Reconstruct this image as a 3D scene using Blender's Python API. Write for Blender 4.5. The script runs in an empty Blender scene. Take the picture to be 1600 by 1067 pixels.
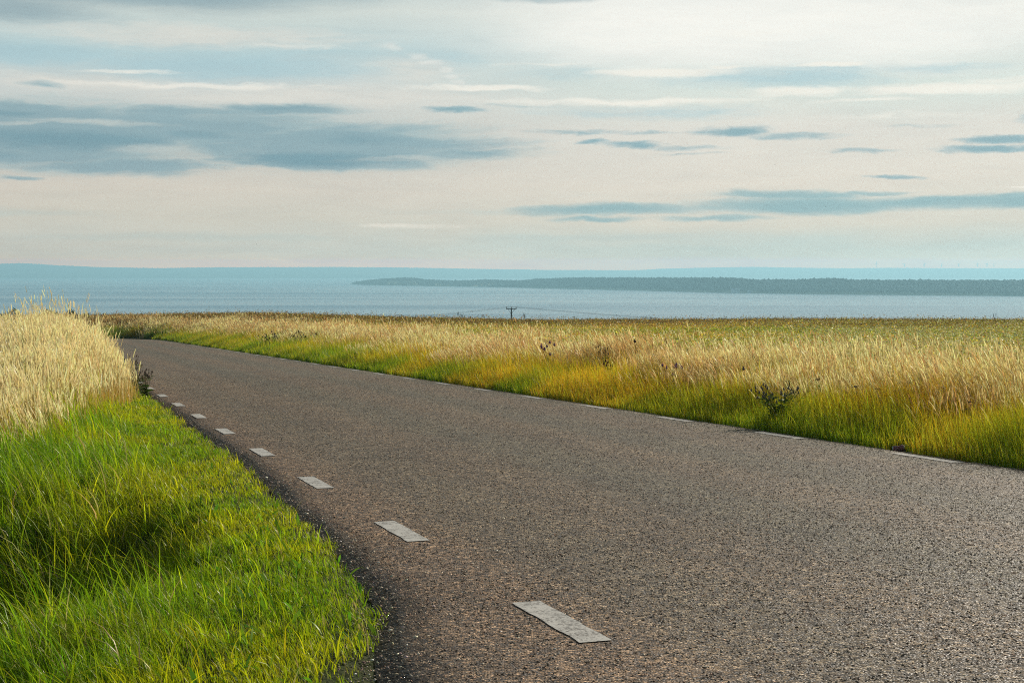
import bpy, bmesh, math, random
import numpy as np
from mathutils import Vector, Matrix

rng = np.random.default_rng(7)
random.seed(7)
scene = bpy.context.scene
COL = scene.collection
R = math.radians

# ------------------------------------------------------------------ camera
EYE = 1.3
F = 2450.0                       # focal length in pixels of a 1600 wide frame
cam_d = bpy.data.cameras.new("camera")
cam = bpy.data.objects.new("camera", cam_d)
COL.objects.link(cam)
cam.location = (0, 0, EYE)
cam.rotation_euler = (R(90), 0, 0)
cam_d.sensor_width = 36
cam_d.lens = 36 * F / 1600
cam_d.shift_y = -108.5 / 1600
cam_d.clip_start = 0.1
cam_d.clip_end = 80000
scene.camera = cam

# ------------------------------------------------------------------ node helpers
class NT:
    def __init__(s, tree):
        s.t = tree; s.n = tree.nodes; s.l = tree.links
    def link(s, v, sock):
        if isinstance(v, (int, float)):
            sock.default_value = v
        elif isinstance(v, (tuple, list)):
            v = tuple(v)
            if sock.type == 'RGBA' and len(v) == 3: v = v + (1,)
            sock.default_value = v
        else:
            s.l.new(v, sock)
    def m(s, op, a, b=0.0, c=0.0, clamp=False):
        n = s.n.new('ShaderNodeMath'); n.operation = op; n.use_clamp = clamp
        s.link(a, n.inputs[0]); s.link(b, n.inputs[1]); s.link(c, n.inputs[2])
        return n.outputs[0]
    def vm(s, op, a, b=(0, 0, 0)):
        n = s.n.new('ShaderNodeVectorMath'); n.operation = op
        s.link(a, n.inputs[0]); s.link(b, n.inputs[1])
        return n.outputs['Value'] if op in ('LENGTH', 'DOT_PRODUCT', 'DISTANCE') else n.outputs[0]
    def mr(s, v, a, b, c=0.0, d=1.0, smooth=True):
        n = s.n.new('ShaderNodeMapRange'); n.interpolation_type = 'SMOOTHSTEP' if smooth else 'LINEAR'
        s.link(v, n.inputs[0])
        for i, q in enumerate((a, b, c, d)): s.link(q, n.inputs[i + 1])
        return n.outputs[0]
    def noise(s, vec, scale=1.0, detail=4.0, rough=0.55, dist=0.0, color=False):
        n = s.n.new('ShaderNodeTexNoise')
        s.link(vec, n.inputs['Vector']); s.link(scale, n.inputs['Scale']); s.link(detail, n.inputs['Detail'])
        s.link(rough, n.inputs['Roughness']); s.link(dist, n.inputs['Distortion'])
        return n.outputs['Color'] if color else n.outputs['Fac']
    def voro(s, vec, scale, out='Color', feature='F1'):
        n = s.n.new('ShaderNodeTexVoronoi'); n.feature = feature
        s.link(vec, n.inputs['Vector']); s.link(scale, n.inputs['Scale'])
        return n.outputs[out]
    def mix(s, f, a, b, blend='MIX'):
        n = s.n.new('ShaderNodeMix'); n.data_type = 'RGBA'; n.blend_type = blend
        s.link(f, n.inputs[0]); s.link(a, n.inputs[6]); s.link(b, n.inputs[7])
        return n.outputs[2]
    def comb(s, x, y, z=0.0):
        n = s.n.new('ShaderNodeCombineXYZ')
        s.link(x, n.inputs[0]); s.link(y, n.inputs[1]); s.link(z, n.inputs[2])
        return n.outputs[0]
    def sep(s, v):
        n = s.n.new('ShaderNodeSeparateXYZ'); s.link(v, n.inputs[0]); return n.outputs
    def ramp(s, v, stops):
        n = s.n.new('ShaderNodeValToRGB'); s.link(v, n.inputs[0])
        e = n.color_ramp.elements
        while len(e) < len(stops): e.new(0.5)
        for q, (p, c) in zip(e, stops): q.position = p; q.color = tuple(c) + (1,)
        return n.outputs[0]
    def bump(s, h, strength, dist):
        n = s.n.new('ShaderNodeBump'); s.link(h, n.inputs['Height'])
        n.inputs['Strength'].default_value = strength; n.inputs['Distance'].default_value = dist
        return n.outputs[0]
    def geo(s, o='Position'):
        return s.n.new('ShaderNodeNewGeometry').outputs[o]

def lin(r, g, b):
    f = lambda c: (c / 255 / 12.92) if c <= 10 else ((c / 255 + 0.055) / 1.055) ** 2.4
    return (f(r), f(g), f(b))

# ------------------------------------------------------------------ sun and sky
SUN_AZ, SUN_EL = 35.0, 20.0       # degrees clockwise from the view axis, and above the horizon
SUN_STRENGTH = 5.0
SKY_STRENGTH = 0.06
HZ = 1.55e-4                       # density of the air
HZ_TOP, HZ_END = 118.0, 16600.0
AIR_GLOW = (0.36, 0.65, 0.71)
scene.view_settings.view_transform = 'Standard'
scene.view_settings.look = 'None'
scene.view_settings.gamma = 1
scene.view_settings.exposure = 0.0
sun_d = bpy.data.lights.new("sun", 'SUN')
sun_d.energy = SUN_STRENGTH
sun_d.angle = R(0.5)
sun_d.color = (1.0, 0.91, 0.78)
sun = bpy.data.objects.new("sun", sun_d)
COL.objects.link(sun)
sdir = Vector((math.sin(R(SUN_AZ)) * math.cos(R(SUN_EL)), math.cos(R(SUN_AZ)) * math.cos(R(SUN_EL)), math.sin(R(SUN_EL))))
sun.rotation_euler = sdir.to_track_quat('Z', 'Y').to_euler()

def build_world():
    w = bpy.data.worlds.new("World"); scene.world = w; w.use_nodes = True
    t = w.node_tree; t.nodes.clear(); s = NT(t)
    sky = t.nodes.new('ShaderNodeTexSky'); sky.sky_type = 'NISHITA'; sky.sun_disc = False
    sky.sun_elevation = R(SUN_EL); sky.sun_rotation = R(SUN_AZ)
    sky.air_density = 1.0; sky.dust_density = 1.5; sky.ozone_density = 1.0
    skyc = s.vm('SCALE', sky.outputs[0]); skyc.node.inputs['Scale'].default_value = SKY_STRENGTH
    d = t.nodes.new('ShaderNodeTexCoord').outputs['Generated']
    x, y, z = s.sep(d)[:3]
    az = s.m('ARCTAN2', x, y)
    el = s.m('ARCSINE', z)
    U = s.m('MULTIPLY', az, F); V = s.m('MULTIPLY', el, F)      # tens of arc-seconds, east and up
    # --- wind-drawn noise fields
    P = s.comb(s.m('MULTIPLY', U, 0.0026), s.m('MULTIPLY', V, 0.014), 0.3)
    ws = s.sep(s.noise(P, 1.3, 3, 0.55, 0.4, color=True))
    wf = s.sep(s.noise(s.comb(s.m('MULTIPLY', U, 0.016), s.m('MULTIPLY', V, 0.06), 2.2), 1.0, 4, 0.6, 0.3, color=True))
    Uw = s.m('ADD', U, s.m('ADD', s.m('MULTIPLY', s.m('SUBTRACT', ws[0], 0.5), 170), s.m('MULTIPLY', s.m('SUBTRACT', wf[0], 0.5), 70)))
    Vw = s.m('ADD', V, s.m('ADD', s.m('MULTIPLY', s.m('SUBTRACT', ws[1], 0.5), 20), s.m('MULTIPLY', s.m('SUBTRACT', wf[1], 0.5), 14)))
    W = s.comb(Uw, Vw, 0)
    P2 = s.comb(s.m('MULTIPLY', Uw, 0.009), s.m('MULTIPLY', Vw, 0.075), 1.7)
    streak = s.noise(P2, 1.0, 8, 0.68, 0.5)
    P3 = s.comb(s.m('MULTIPLY', U, 0.0022), s.m('MULTIPLY', V, 0.0085), 4.1)
    soft = s.noise(P3, 1.0, 6, 0.58, 0.8)
    P4 = s.comb(s.m('MULTIPLY', Uw, 0.026), s.m('MULTIPLY', Vw, 0.11), 6.0)
    fluff = s.noise(P4, 1.0, 6, 0.7, 0.4)
    P5 = s.comb(s.m('MULTIPLY', Uw, 0.0045), s.m('MULTIPLY', Vw, 0.028), 9.0)
    broad = s.noise(P5, 1.0, 5, 0.6, 0.5)
    strk = s.m('ADD', s.m('MULTIPLY', streak, 0.5), s.m('ADD', s.m('MULTIPLY', broad, 0.25), s.m('MULTIPLY', fluff, 0.25)))
    # --- clear/veiled sky behind the cloud bands, by elevation
    e01 = s.m('DIVIDE', s.m('ADD', V, s.m('MULTIPLY', s.m('SUBTRACT', soft, 0.5), 60)), 460.0)
    left = s.ramp(e01, [(0.0, lin(212, 217, 208)), (0.07, lin(200, 212, 206)), (0.17, lin(208, 210, 199)), (0.28, lin(211, 209, 198)),
                        (0.44, lin(204, 206, 199)), (0.60, lin(205, 213, 210)), (0.72, lin(184, 208, 211)), (0.86, lin(206, 216, 211)), (1.0, lin(160, 184, 190))])
    right = s.ramp(e01, [(0.0, lin(200, 214, 208)), (0.08, lin(192, 208, 203)), (0.16, lin(212, 212, 200)), (0.30, lin(222, 218, 206)),
                         (0.48, lin(222, 221, 212)), (0.62, lin(214, 225, 218)), (0.72, lin(222, 228, 222)), (0.85, lin(238, 239, 232)), (1.0, lin(225, 230, 226))])
    c = s.mix(s.mr(U, -350, 350), left, right)
    def field(lst):
        f = None
        for (px, py, hw, hh, k) in lst:
            v = s.vm('MULTIPLY', s.vm('SUBTRACT', W, (px - 800, 425 - py, 0)), (1 / hw, 1 / hh, 0))
            q = s.mr(s.vm('LENGTH', v), 0.0, 1.35, k, 0.0)
            f = q if f is None else s.m('MAXIMUM', f, q)
        return f
    def layer(c, lst, lo, hi, noise, amp, col, fac):
        if noise is streak: noise = strk; amp *= 2.1
        f = s.m('ADD', field(lst), s.m('MULTIPLY', s.m('SUBTRACT', noise, 0.5), amp))
        m = s.mr(f, lo, hi, 0.0, fac)
        return s.mix(m, c, col)
    # broad bright glow up right, grey-blue veil up left
    c = layer(c, [(1080, 40, 420, 120, 1.0), (1350, 70, 420, 90, .8)], 0.15, 0.95, soft, 0.7, lin(246, 246, 239), 0.75)
    c = layer(c, [(150, -10, 620, 62, 1.0), (60, 35, 260, 40, .7), (880, -4, 200, 20, .8)], 0.2, 0.8, soft, 0.6, lin(146, 172, 180), 0.85)
    # blue gaps
    c = layer(c, [(330, 112, 330, 34, .9), (60, 100, 240, 26, .9), (690, 92, 150, 24, .6), (1230, 128, 300, 30, .8), (1000, 178, 300, 22, .6), (900, 120, 200, 22, .6), (1450, 118, 200, 18, .6)],
              0.25, 0.9, streak, 0.6, lin(172, 203, 210), 0.8)
    # pale creamy veils
    c = layer(c, [(330, 66, 420, 30, .9), (640, 110, 110, 44, .8), (520, 156, 480, 30, .9), (120, 140, 260, 26, .8), (800, 215, 260, 50, .6)],
              0.3, 1.0, streak, 0.7, lin(220, 220, 212), 0.8)
    c = layer(c, [(632, 76, 34, 9, .8), (652, 88, 26, 8, .9), (672, 99, 24, 8, 1), (690, 111, 22, 8, 1), (706, 122, 20, 7, .9), (720, 131, 16, 6, .8)],
              0.2, 1.0, streak, 0.25, lin(226, 229, 223), 0.7)
    # thin lit bands drawn out by the wind
    c = layer(c, [(760, 140, 170, 9, 1), (1040, 119, 190, 10, 1), (1125, 112, 60, 5, .9), (1275, 110, 90, 6, 1), (1230, 149, 150, 12, 1), (1460, 149, 260, 14, 1),
                  (1000, 160, 300, 9, .9), (1340, 164, 160, 7, .8), (1560, 140, 120, 13, .8), (300, 140, 380, 9, .75), (850, 104, 180, 5, .6), (650, 352, 190, 10, .6), (1560, 300, 90, 5, .7),
                  (1400, 190, 240, 12, .6), (1150, 60, 300, 14, .5), (500, 80, 300, 8, .5), (200, 122, 160, 6, .8)],
              0.32, 1.0, streak, 0.62, lin(244, 241, 230), 0.8)
    # dark blue-grey cloud banks, thin at the edges and denser in their middles
    big = [(90, 222, 340, 62, 1.05), (-90, 228, 260, 66, 1.05), (330, 205, 300, 40, .95), (500, 228, 330, 46, 1.05), (540, 258, 170, 16, 1.0), (200, 264, 250, 20, .8),
           (720, 240, 150, 14, .8), (420, 174, 150, 14, .9), (30, 186, 170, 22, .9), (300, 180, 190, 14, .8), (640, 205, 200, 18, .6)]
    c = layer(c, big, 0.05, 0.75, streak, 0.8, lin(166, 191, 194), 0.85)
    c = layer(c, big, 0.28, 0.85, broad, 1.5, lin(144, 174, 182), 0.85)
    c = layer(c, [(120, 228, 260, 26, .95), (500, 250, 220, 20, 1.05), (560, 218, 160, 18, .7), (340, 214, 140, 12, .7), (-40, 245, 140, 30, .9), (20, 190, 130, 10, .8), (420, 172, 110, 7, .7)],
              0.35, 1.0, streak, 0.6, lin(114, 156, 169), 0.6)
    # frayed pale rifts across the bank
    c = layer(c, [(170, 200, 200, 9, .9), (60, 205, 90, 6, .9), (560, 190, 120, 7, .8), (640, 247, 70, 7, .9), (250, 240, 150, 16, .9), (380, 228, 60, 6, .6)],
              0.4, 1.05, streak, 0.6, lin(200, 208, 203), 0.7)
    # small floating dark cloudlets
    sm = [(1150, 207, 90, 14, 1.05), (1240, 216, 130, 9, .75), (918, 225, 44, 7, .95), (985, 229, 80, 8, .9), (1070, 232, 100, 7, .7), (712, 175, 80, 8, 1), (1545, 226, 100, 10, 1.05),
          (1530, 241, 130, 10, 1.05), (1585, 197, 50, 11, 1), (1100, 241, 90, 5, .6), (1345, 241, 90, 6, .7), (1390, 282, 60, 5, .9), (95, 145, 44, 10, .7), (8, 144, 30, 8, .7), (45, 284, 44, 6, .8),
          (890, 209, 150, 7, .7), (1010, 210, 160, 6, .6), (1420, 205, 120, 6, .5), (820, 168, 90, 5, .5)]
    c = layer(c, sm, 0.25, 0.95, streak, 0.5, lin(178, 199, 202), 0.8)
    c = layer(c, sm, 0.30, 1.1, fluff, 1.0, lin(134, 172, 181), 0.8)
    # long low bank on the right
    lb = [(960, 326, 230, 14, .95), (1250, 324, 300, 20, 1.05), (1210, 307, 160, 10, .9), (1500, 321, 330, 18, 1.05), (1700, 322, 260, 22, 1.05), (950, 342, 90, 7, .8), (1120, 342, 140, 8, .8), (1330, 303, 120, 7, .6)]
    c = layer(c, lb, 0.2, 0.9, streak, 0.6, lin(176, 199, 199), 0.9)
    c = layer(c, lb, 0.30, 1.1, broad, 1.4, lin(146, 181, 186), 0.85)
    c = layer(c, [(300, 372, 520, 12, .7), (1000, 372, 500, 14, .7), (700, 330, 300, 8, .5), (60, 338, 200, 12, .7)], 0.25, 1.0, streak, 0.6, lin(186, 205, 202), 0.7)
    tex = s.mr(s.m('ADD', s.m('MULTIPLY', broad, .5), s.m('MULTIPLY', streak, .5)), .3, .7, .93, 1.06, False)
    c = s.vm('MULTIPLY', c, s.comb(tex, s.m('ADD', s.m('MULTIPLY', tex, .8), .2), s.m('ADD', s.m('MULTIPLY', tex, .65), .35)))
    # higher up and behind the viewer: broken high cloud over the real sky
    hi = s.mr(s.noise(d, 2.2, 6, 0.6, 0.6), 0.5, 0.8, 0.0, 0.45)
    rest = s.mix(hi, skyc, lin(200, 206, 208))
    away = s.m('MAXIMUM', s.mr(V, 470, 1000), s.mr(s.m('ABSOLUTE', az), 0.9, 1.6))
    # the air between here and the sky dims it and adds its own glow (see haze): give the sky what it has behind that air
    path = s.m('MINIMUM', s.m('DIVIDE', HZ_TOP, s.m('MAXIMUM', s.m('TANGENT', el), 0.001)), HZ_END)
    T = s.m('EXPONENT', s.m('MULTIPLY', path, -HZ))
    inv = s.m('DIVIDE', 1.0, T); k = s.m('SUBTRACT', inv, 1.0)
    a_ = s.vm('MULTIPLY', c, s.comb(inv, inv, inv)); b_ = s.vm('MULTIPLY', s.comb(k, k, k), AIR_GLOW)
    c = s.vm('MAXIMUM', s.vm('SUBTRACT', a_, b_), (0.02, 0.02, 0.02))
    c = s.mix(away, c, rest)
    c = s.mix(s.mr(z, -0.03, -0.004, 1.0, 0.0), c, (0.18, 0.22, 0.24))
    bg = t.nodes.new('ShaderNodeBackground')
    s.link(c, bg.inputs['Color']); bg.inputs['Strength'].default_value = 1.0
    out = t.nodes.new('ShaderNodeOutputWorld'); t.links.new(bg.outputs[0], out.inputs['Surface'])
    w.cycles.sampling_method = 'MANUAL'; w.cycles.sample_map_resolution = 1024
build_world()
scene.cycles.use_denoising = False
scene.cycles.filter_width = 1.1
scene.cycles.max_bounces = 6
scene.cycles.diffuse_bounces = 3
scene.cycles.transmission_bounces = 4
scene.cycles.volume_bounces = 0
scene.cycles.sample_clamp_indirect = 6

# ------------------------------------------------------------------ object helpers
def tag(o, label=None, cat=None, group=None, kind=None):
    if label: o['label'] = label
    if cat: o['category'] = cat
    if group: o['group'] = group
    if kind: o['kind'] = kind
    return o

def link(o, parent=None):
    COL.objects.link(o)
    if parent is not None: o.parent = parent
    return o

def empty(name, loc, rz=0):
    o = bpy.data.objects.new(name, None); o.location = loc; o.rotation_euler = (0, 0, rz)
    return link(o)

def mesh_obj(name, V, faces, mat, parent=None, smooth=False):
    me = bpy.data.meshes.new(name); me.from_pydata([tuple(v) for v in V], [], faces)
    me.update()
    if mat: me.materials.append(mat)
    if smooth:
        for p in me.polygons: p.use_smooth = True
    return link(bpy.data.objects.new(name, me), parent)

def big_mesh(name, V, quads, tris, mat, cols=None, smooth=False):
    """V (N,3) float, quads (Q,4), tris (T,3) int arrays, cols (N,3) albedo per vertex."""
    me = bpy.data.meshes.new(name)
    me.vertices.add(len(V)); me.vertices.foreach_set('co', np.ascontiguousarray(V, dtype=np.float32).ravel())
    q = np.asarray(quads, dtype=np.int32).reshape(-1, 4); t = np.asarray(tris, dtype=np.int32).reshape(-1, 3)
    loops = np.concatenate([q.ravel(), t.ravel()])
    me.loops.add(len(loops)); me.loops.foreach_set('vertex_index', loops)
    starts = np.concatenate([np.arange(len(q)) * 4, len(q) * 4 + np.arange(len(t)) * 3]).astype(np.int32)
    me.polygons.add(len(starts)); me.polygons.foreach_set('loop_start', starts)
    if smooth: me.polygons.foreach_set('use_smooth', np.ones(len(starts), dtype=bool))
    if cols is not None:
        a = me.color_attributes.new('tint', 'BYTE_COLOR', 'POINT')
        c4 = np.ones((len(V), 4), dtype=np.float32); c4[:, :3] = cols
        a.data.foreach_set('color', c4.ravel())
    me.update(calc_edges=True)
    if mat: me.materials.append(mat)
    return link(bpy.data.objects.new(name, me))

def sst(v, a, b):
    t = np.clip((np.asarray(v, dtype=float) - a) / (b - a), 0, 1)
    return t * t * (3 - 2 * t)

_h = np.random.default_rng(11).random((256, 256))
def vnoise(x, y):
    x = np.asarray(x, dtype=float); y = np.asarray(y, dtype=float)
    xi = np.floor(x).astype(int); yi = np.floor(y).astype(int)
    fx = x - xi; fy = y - yi; fx = fx * fx * (3 - 2 * fx); fy = fy * fy * (3 - 2 * fy)
    g = lambda a, b: _h[a & 255, b & 255]
    return (g(xi, yi) * (1 - fx) + g(xi + 1, yi) * fx) * (1 - fy) + (g(xi, yi + 1) * (1 - fx) + g(xi + 1, yi + 1) * fx) * fy
def fbm(x, y, o=3):
    s = 0; a = 0.5; t = 0
    for i in range(o):
        s = s + a * vnoise(x * 2 ** i + 17.3 * i, y * 2 ** i + 5.1 * i); t += a; a *= 0.5
    return s / t

# ------------------------------------------------------------------ lie of the land
TH = math.atan(0.308)
TX, TY = -math.sin(TH), math.cos(TH)          # along the road, away from the camera
NX, NY = math.cos(TH), math.sin(TH)           # across it, to the right
N_LINE_L, N_LINE_R, N_EDGE_R = 2.177, 8.045, 8.27
S1 = 100.0; N_C = 5.1 - 42.0; PHI = R(75)     # where the bend starts, its centre offset and its turn
CX, CY = S1 * TX + N_C * NX, S1 * TY + N_C * NY
SEA = EYE - 50.0

def road_pt(s, n):
    s = np.asarray(s, dtype=float); n = np.asarray(n, dtype=float)
    x = s * TX + n * NX; y = s * TY + n * NY
    ph = np.clip((s - S1) / 42.0, 0, PHI)
    c, q = np.cos(ph), np.sin(ph)
    ax = CX + (n - N_C) * (NX * c - NY * q); ay = CY + (n - N_C) * (NX * q + NY * c)
    ext = np.maximum(0, s - S1 - 42.0 * PHI)
    ax = ax + ext * (TX * c - TY * q); ay = ay + ext * (TX * q + TY * c)
    return np.where(s > S1, ax, x), np.where(s > S1, ay, y)

def road_n(x, y):
    x = np.asarray(x, dtype=float); y = np.asarray(y, dtype=float)
    s = x * TX + y * TY; n = x * NX + y * NY
    rx, ry = x - CX, y - CY
    r = np.hypot(rx, ry)
    c, q = math.cos(PHI), math.sin(PHI)
    nx2, ny2 = NX * c - NY * q, NX * q + NY * c
    tx2, ty2 = TX * c - TY * q, TX * q + TY * c
    n3 = N_C + rx * nx2 + ry * ny2
    s3 = rx * tx2 + ry * ty2
    n2 = np.where(s3 > 0, n3, N_C + r)
    return np.where(s > S1, n2, n), s

_ey = [-30, 2, 5.6, 6.4, 7.2, 8.2, 9.1, 11.4, 14.5, 19, 24, 400]
_en = [0.7, 0.8, 1.12, 1.30, 1.50, 1.61, 1.65, 1.72, 1.85, 1.88, 1.95, 1.95]
def edge_left(y):
    y = np.asarray(y, dtype=float)
    return np.interp(y, _ey, _en)

_py = np.arange(-600, 40001, 1.0)
_sl = np.where(_py < 100, -0.0306, -0.0306 - 0.0694 * np.clip((_py - 100) / 160, 0, 1))
_sl = np.where(_py < -60, 0.0, _sl); _sl = np.where(_py > 640, -0.03, _sl); _sl = np.where(_py > 900, 0.0, _sl)
_ph = np.concatenate([[0], np.cumsum((_sl[1:] + _sl[:-1]) * 0.5)]); _ph -= np.interp(0, _py, _ph)
def prof(y): return np.interp(y, _py, _ph)

def golden_left(x, y):
    """0..1 how much the left verge is tall dry grass here"""
    n, _ = road_n(x, y); d = edge_left(y) - n
    thr = np.interp(y, [8, 12, 16.8, 21, 26.5, 31], [5, 3.2, 1.75, 1.15, .35, .0])
    return sst(d - thr, -.35, .55) * sst(d, 0.05, 0.5)

def ground(x, y):
    x = np.asarray(x, dtype=float); y = np.asarray(y, dtype=float)
    n, s = road_n(x, y)
    h = prof(y)
    el = edge_left(y)
    dr = n - N_EDGE_R; dl = el - n
    near = sst(-y, -160, -120)
    # right side: low shoulder, then the field standing a little above the road
    g = 0.10 + sst(y, 20, 110) * (0.42 + 0.55 * sst(-x, -4, 28))
    g = g + (fbm(x * .05, y * .05) - .5) * 0.25 * sst(y, 30, 90)
    hr = -0.03 + 0.07 * sst(dr, 0, 1.2) + g * sst(dr, 0.6, 6.5)
    # left side: grass lip, a hollow beside the camera, and a bank under the tall grass
    hol = np.exp(-(((x + 3.75) / 1.30) ** 2) - (((y - 9.4) / 1.9) ** 2))
    lo = np.exp(-(((x + 3.2) / 1.3) ** 2) - (((y - 5.2) / 1.8) ** 2))
    hl = -0.02 - 0.10 * sst(dl, 0.2, 1.6) - 1.25 * hol * sst(dl, .4, 1.0) - 1.0 * lo * sst(dl, .5, 1.6)
    hl = hl + 0.34 * sst(dl, 0.3, 1.8) * sst(y, 15, 22) + (fbm(x * .8, y * .8) - .5) * .10 * sst(dl, .3, 1.2)
    hm = -0.06
    out = np.where(dr > 0, hr, np.where(dl > 0, hl, hm))
    # tuck the ground under the asphalt
    out = np.where((dr <= 0) & (dl <= 0), -0.02 - 0.05 * np.minimum(sst(-dr, 0, .25), sst(-dl, 0, .25)), out)
    far = sst(y, 260, 420)
    return h + out * (1 - far) + far * 0.4

def at(px, y):
    return (px - 800) / F * y
def gz(x, y): return float(ground(x, y))

# ------------------------------------------------------------------ materials
def material(name, rough=0.8, spec=0.3):
    m = bpy.data.materials.new(name); m.use_nodes = True
    s = NT(m.node_tree); b = s.n['Principled BSDF']
    b.inputs['Roughness'].default_value = rough
    b.inputs['Specular IOR Level'].default_value = spec
    return m, s, b

def leaf_material(name, gloss=0.06, trans=0.42, tint=None, grough=0.35):
    m = bpy.data.materials.new(name); m.use_nodes = True
    s = NT(m.node_tree); s.n.clear()
    if tint is None:
        a = s.n.new('ShaderNodeVertexColor'); a.layer_name = 'tint'; c = a.outputs[0]
    else:
        v = s.noise(s.geo(), 9.0, 3, .6)
        c = s.mix(v, tuple(q * .6 for q in tint), tuple(min(1, q * 1.5) for q in tint))
    d = s.n.new('ShaderNodeBsdfDiffuse'); s.link(c, d.inputs[0])
    tr = s.n.new('ShaderNodeBsdfTranslucent')
    s.link(s.mix(0.35, c, s.vm('MULTIPLY', c, (1.25, 1.35, 0.5))), tr.inputs[0])
    mx = s.n.new('ShaderNodeMixShader'); mx.inputs[0].default_value = trans
    s.l.new(d.outputs[0], mx.inputs[1]); s.l.new(tr.outputs[0], mx.inputs[2])
    g = s.n.new('ShaderNodeBsdfGlossy'); g.inputs['Roughness'].default_value = grough
    g.inputs['Color'].default_value = (.9, .9, .8, 1)
    m2 = s.n.new('ShaderNodeMixShader'); m2.inputs[0].default_value = gloss
    s.l.new(mx.outputs[0], m2.inputs[1]); s.l.new(g.outputs[0], m2.inputs[2])
    o = s.n.new('ShaderNodeOutputMaterial'); s.l.new(m2.outputs[0], o.inputs[0])
    return m

M = {}
M['grass'] = leaf_material('grass_blades', 0.025, 0.45, grough=.4)
M['straw'] = leaf_material('dry_grass', 0.03, 0.40)
M['leaf'] = leaf_material('weed_leaf', 0.03, 0.5, (.085, .15, .025))
M['stem'] = leaf_material('weed_stem', 0.02, 0.2, (.17, .16, .05))
M['head_dark'] = leaf_material('seed_head_dark', 0.02, 0.1, (.085, .05, .045))
M['head_pale'] = leaf_material('seed_head_pale', 0.02, 0.2, (.22, .19, .15))
M['head_purple'] = leaf_material('flower_purple', 0.02, 0.3, (.30, .14, .30))

def mat_asphalt():
    m, s, b = material('asphalt', 0.62, 0.28)
    uv = s.n.new('ShaderNodeAttribute'); uv.attribute_name = 'across'; nn = uv.outputs['Fac']
    p = s.geo()
    grain = s.voro(p, 95, 'Color'); gs = s.sep(grain)
    grain2 = s.voro(p, 42, 'Color'); g2 = s.sep(grain2)
    dist = s.voro(p, 95, 'Distance')
    fine = s.noise(p, 160, 2, .6)
    stone = s.m('ADD', s.m('MULTIPLY', gs[0], 0.65), s.m('MULTIPLY', g2[0], 0.35))
    c = s.ramp(stone, [(0.15, (.012, .010, .007)), (0.38, (.045, .036, .025)), (0.58, (.118, .094, .060)), (0.78, (.25, .20, .132)), (0.95, (.56, .47, .34))])
    # reddish chippings show where traffic has not polished them
    mac = s.noise(p, 0.35, 4, .6)
    tracks = s.m('SINE', s.m('ADD', s.m('MULTIPLY', nn, 3.6), s.m('MULTIPLY', mac, 1.6)))
    pink = s.m('ADD', s.mr(nn, 3.9, 2.0, 0, .55), s.mr(tracks, -1, 1, 0.0, .45))
    c = s.mix(pink, s.vm('MULTIPLY', c, (.88, .93, .90)), s.vm('MULTIPLY', c, (1.30, 1.07, .95)))
    lane = s.noise(s.comb(s.m('MULTIPLY', nn, 2.2), s.m('MULTIPLY', s.sep(p)[1], .07), 0), 1.0, 4, .6)
    c = s.vm('MULTIPLY', c, s.ramp(lane, [(.3, (.86, .87, .88)), (.7, (1.14, 1.13, 1.12))]))
    blot = s.noise(p, 1.4, 5, .6)
    c = s.mix(1.0, c, s.ramp(blot, [(0.3, (1.12, 1.09, 1.02)), (.7, (1.66, 1.58, 1.42))]), 'MULTIPLY')
    # dark crumbly band along the left edge
    ed = s.m('ADD', nn, s.m('MULTIPLY', s.m('SUBTRACT', s.noise(p, 3.0, 4, .6), .5), .5))
    c = s.mix(s.mr(ed, 1.95, 1.45, 0, .15), c, s.vm('MULTIPLY', c, (.62, .54, .52)))
    s.link(c, b.inputs['Base Color'])
    s.link(s.mr(gs[1], 0, 1, .5, .95), b.inputs['Roughness'])
    hgt = s.m('ADD', s.m('MULTIPLY', gs[2], .7), s.m('SUBTRACT', s.m('MULTIPLY', fine, .4), dist))
    s.link(s.bump(hgt, 0.9, 0.006), b.inputs['Normal'])
    return m
M['asphalt'] = mat_asphalt()

def mat_paint():
    m, s, b = material('road_paint', 0.6, 0.4)
    p = s.geo()
    n1 = s.noise(p, 70, 3, .65); n2 = s.noise(p, 9, 4, .6)
    f = s.mr(s.m('ADD', n1, s.m('MULTIPLY', n2, .6)), 0.62, 0.84)
    c = s.mix(f, (.13, .115, .09), s.mix(n2, (.50, .48, .41), (.70, .67, .58)))
    s.link(c, b.inputs['Base Color'])
    s.link(s.bump(n1, .5, .003), b.inputs['Normal'])
    return m
M['paint'] = mat_paint()

def mat_ground():
    m, s, b = material('soil', 0.95, 0.1)
    p = s.geo()
    n = s.noise(p, 2.5, 6, .65); n2 = s.noise(p, 40, 3, .6)
    c = s.ramp(s.m('ADD', s.m('MULTIPLY', n, .7), s.m('MULTIPLY', n2, .3)), [(.3, (.018, .026, .006)), (.5, (.04, .055, .012)), (.7, (.085, .075, .03))])
    s.link(c, b.inputs['Base Color']); s.link(s.bump(n2, .8, .03), b.inputs['Normal'])
    return m
M['ground'] = mat_ground()

def mat_sea():
    m, s, b = material('sea_water', 0.25, 0.5)
    p = s.geo()
    q = s.vm('MULTIPLY', p, (0.0011, 0.0042, 1.0))
    band = s.noise(q, 1.0, 5, .6, .5)
    q2 = s.vm('MULTIPLY', p, (0.02, 0.05, 1.0)); rip = s.noise(q2, 1.0, 6, .7)
    s.link(s.mix(band, (.07, .18, .27), (.10, .24, .33)), b.inputs['Base Color'])
    s.link(s.mr(band, .35, .7, .28, .14), b.inputs['Roughness'])
    b.inputs['IOR'].default_value = 1.33
    s.link(s.bump(rip, 0.22, 5.0), b.inputs['Normal'])
    return m
M['sea'] = mat_sea()

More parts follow.
